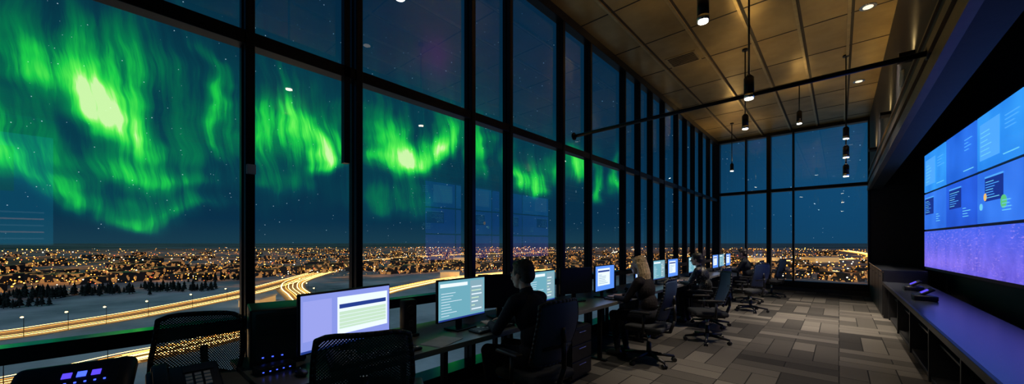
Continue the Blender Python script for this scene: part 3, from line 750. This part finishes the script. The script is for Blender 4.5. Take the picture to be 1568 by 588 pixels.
road([(120,420),(25,590),(-60,800),(-200,1050),(-500,1300)],14,[(-4.5,-3,m_tr1),(3,4.5,m_tr2),(0,1,m_tr1)],1.4)
t = B(); lampm = mat('sodium_lamp', (0,0,0), 0.5, em=(1.0,0.55,0.15), es=18)
for pl, off in (([(-290,-120),(-265,-70),(-268,-29),(-276,-12),(-289,10),(-316,41),(-349,73),(-419,125),(-544,212)],13),([(-172,-50),(-175,-12),(-182,6),(-187,24),(-199,42),(-214,60),(-250,85),(-300,98),(-365,112)],11)):
    C = catmull(pl,6)
    for k in range(0,len(C),4):
        p = C[k]+Vector((off*.7,off*.5,ZG)); t.cyl(p,p+Vector((0,0,8)),0.12,0.08,m_blackm,6); t.cyl(p+Vector((0,0,8)),p+Vector((-1.5,-.6,8.3)),0.07,0.07,m_blackm,6); t.sph(p+Vector((-1.6,-.6,8.2)),(0.5,0.5,0.3),lampm,8,6)
t.done('street_lamps')
m_tree = mat('dark_conifer', (0.006,0.012,0.010), 0.9); m_trunk = mat('bark', (0.02,0.014,0.01), 0.9); t = B()
def tree(x, y, h):
    t.cyl((x,y,ZG),(x,y,ZG+h*.25),h*.03,h*.025,m_trunk,5)
    for k in range(3): t.cyl((x,y,ZG+h*(0.12+0.25*k)),(x,y,ZG+h*(0.55+0.225*k)),h*(0.24-0.06*k),0.02,m_tree,7)
lines = [((-465,-60),(-434,-13)),((-434,-13),(-453,36)),((-400,-60),(-375,-25)),((-420,30),(-400,60)),((-500,60),(-480,110)),((-445,-40),(-420,10))]
for (a, b_) in lines:
    for k in range(34):
        s_ = rng.rand(); tree(a[0]+(b_[0]-a[0])*s_+rng.randn()*9, a[1]+(b_[1]-a[1])*s_+rng.randn()*4, 4+rng.rand()*6)
t.done('conifer_woodland')

# ------------------------------------------------------------------ sky with aurora
W = bpy.data.worlds.new('night_sky'); S.world = W; W.use_nodes = True; nt = W.node_tree; nt.nodes.clear(); n = N(nt)
tc = n.node('ShaderNodeTexCoord'); D = tc.outputs['Generated']; x, y, z = n.sep(D)
az = n.m('MULTIPLY', n.m('ARCTAN2', x, y), 57.2958); el = n.m('MULTIPLY', n.m('ARCSINE', z), 57.2958)
wv = n.comb(n.m('MULTIPLY', az, 0.13), n.m('MULTIPLY', el, 0.13))
nz = n.node('ShaderNodeTexNoise'); nz.inputs['Scale'].default_value = 1.0; nz.inputs['Detail'].default_value = 2.5; n.put(nz.inputs['Vector'], wv)
nr, ng, nb = n.sep(nz.outputs['Color'])
azw = n.m('MULTIPLY_ADD', n.m('SUBTRACT', nr, 0.5), 11.0, az); elw = n.m('MULTIPLY_ADD', n.m('SUBTRACT', ng, 0.5), 8.0, el)
azs = n.m('MULTIPLY_ADD', n.m('SUBTRACT', nr, 0.5), 3.0, az)
azs = n.m('MULTIPLY_ADD', el, 0.12, azs)
st = n.noise(n.comb(n.m('MULTIPLY', azs, 0.6), n.m('MULTIPLY', el, 0.05)), 1.0, 5, rough=0.62)
streak = n.m('MULTIPLY_ADD', n.m('MULTIPLY', n.m('SUBTRACT', st, 0.38), 3.4, clamp=True), 0.85, 0.42)
bl = [(-49.6,15.4,1.2,1.9,2.0,1.8,-0.5),(-46.6,12.6,1.0,1.7,2.2,2.0,-0.6),(-48.8,18,0.35,3,3,2,0),(-44,7.8,0.62,3.8,1.2,0.9,0),(-48.5,8.0,0.30,2.4,1.6,1.2,0),(-54.8,8.3,0.85,2.2,2.4,1.5,0),(-54.8,12.5,0.3,1.4,2.6,2.6,0),
      (-51.2,4.3,0.65,1.2,2.0,0.8,-0.5),(-46,3.2,0.6,2.4,1.5,0.7,0),(-41.5,4.4,0.42,2.6,1.6,0.8,0),(-38.4,15.5,0.7,0.8,4.6,3.2,-0.25),(-41.5,11.5,0.18,1.6,2.6,2,0),
      (-33.5,13.8,0.75,1.9,4.2,2.2,0.1),(-30.0,14.6,1.4,1.5,2.2,2.4,-0.3),(-28.2,11.3,1.2,1.1,2.0,1.2,-.3),(-32.5,7.6,0.42,2.3,1.8,1.0,0),(-25.6,13.4,0.65,1.1,2.4,1.8,0),
      (-18.5,13.0,0.7,1.4,4.2,2.2,-.2),(-14.3,10.7,1.45,2.2,2.2,0.9,-0.1),(-16.5,12,0.65,1.1,3.6,1.8,-.2),(-10.6,13.2,1.05,1.5,3.6,2.0,0.1),(-5.2,13.8,0.6,1.1,3.2,2.2,0),(-18,6.0,0.25,4.5,1.8,1.0,0),
      (1.2,10.0,1.1,1.4,2.4,1.1,-0.2),(4.3,8.5,0.9,1.2,2.6,0.8,0),(8.5,11.4,1.0,1.2,2.2,1.3,0),(13.4,8.0,0.8,0.8,3.0,1.2,-0.3),(16.2,10.3,0.6,0.9,2.4,1.4,0),
      (-48,17,0.14,9,6,6,0),(-30,17,0.14,8,6,6,0),(-12,16,0.14,9,6,6,0),(-55,16,0.13,6,6,6,0),(4,13,0.1,6,5,4,0)]
tot = None
for a0, e0, A, sa, su, sd, tl in bl:
    da = n.m('SUBTRACT', azw, a0-41.8); de = n.m('SUBTRACT', elw, e0)
    if tl: da = n.m('MULTIPLY_ADD', de, -tl, da)
    q1 = n.m('MULTIPLY', da, 1/sa)
    q2 = n.m('ADD', n.m('MULTIPLY', n.m('MAXIMUM', de, 0.0), 1/su), n.m('MULTIPLY', n.m('MINIMUM', de, 0.0), 1/sd))
    ex_ = n.m('MULTIPLY', n.m('EXPONENT', n.m('MULTIPLY', n.m('ADD', n.m('MULTIPLY', q1, q1), n.m('MULTIPLY', q2, q2)), -0.6)), A)
    tot = ex_ if tot is None else n.m('ADD', tot, ex_)
I = n.m('MULTIPLY', tot, streak)
aur = n.ramp(n.m('MULTIPLY', I, 0.70), [(0.0,(0,0,0)),(0.08,(0.0,0.028,0.018)),(0.26,(0.0,0.20,0.022)),(0.46,(0.01,0.62,0.02)),(0.72,(0.10,0.94,0.04)),(0.9,(0.38,1.0,0.16)),(1.0,(0.7,1.0,0.38))])
base = n.ramp(n.m('MULTIPLY', el, 1/60.0, clamp=True), [(0.0,(0.010,0.048,0.080)),(0.05,(0.003,0.031,0.070)),(0.25,(0.002,0.024,0.058)),(0.6,(0.002,0.019,0.047)),(1.0,(0.001,0.008,0.02))])
a1 = n.m('MULTIPLY', n.m('SUBTRACT', az, 0.0), 1/15.0); e1 = n.m('MULTIPLY', n.m('SUBTRACT', el, 6.0), 1/11.0)
gl_ = n.m('EXPONENT', n.m('MULTIPLY', n.m('ADD', n.m('MULTIPLY', a1, a1), n.m('MULTIPLY', e1, e1)), -1.0))
base = n.mix(gl_, base, (0.006,0.068,0.17))
# faint magenta fringe high above the curtains
a2 = n.m('MULTIPLY', n.m('SUBTRACT', azw, -54.0), 1/2.6); e2 = n.m('MULTIPLY', n.m('SUBTRACT', elw, 26.5), 1/3.0)
mg = n.m('EXPONENT', n.m('MULTIPLY', n.m('ADD', n.m('MULTIPLY', a2, a2), n.m('MULTIPLY', e2, e2)), -1.0))
base = n.mix(n.m('MULTIPLY', mg, 0.5), base, (0.07,0.02,0.11))
vo = n.node('ShaderNodeTexVoronoi'); vo.inputs['Scale'].default_value = 130; n.put(vo.inputs['Vector'], D)
sr = n.sep(vo.outputs['Color'])[0]
star = n.m('MULTIPLY', n.m('LESS_THAN', vo.outputs['Distance'], n.m('MULTIPLY', n.m('POWER', sr, 2.5), 0.12)), 0.5)
c = n.mix(1.0, base, aur, 'ADD'); c = n.mix(1.0, c, n.mix(star, (0,0,0), (0.7,0.85,1.0)), 'ADD')
bg = n.node('ShaderNodeBackground'); n.put(bg.inputs[0], c); bg.inputs[1].default_value = 1.0
wo = n.node('ShaderNodeOutputWorld'); nt.links.new(bg.outputs[0], wo.inputs[0])

# ------------------------------------------------------------------ camera
cd = bpy.data.cameras.new('camera'); cam = bpy.data.objects.new('camera', cd); COL.objects.link(cam)
cam.location = (0,0,1.5); cam.rotation_euler = (math.pi/2,0,math.radians(41.8))
cd.sensor_width = 36; cd.lens = 36*560/1568; cd.shift_y = 78/1568; cd.clip_start = 0.05; cd.clip_end = 60000
S.camera = cam
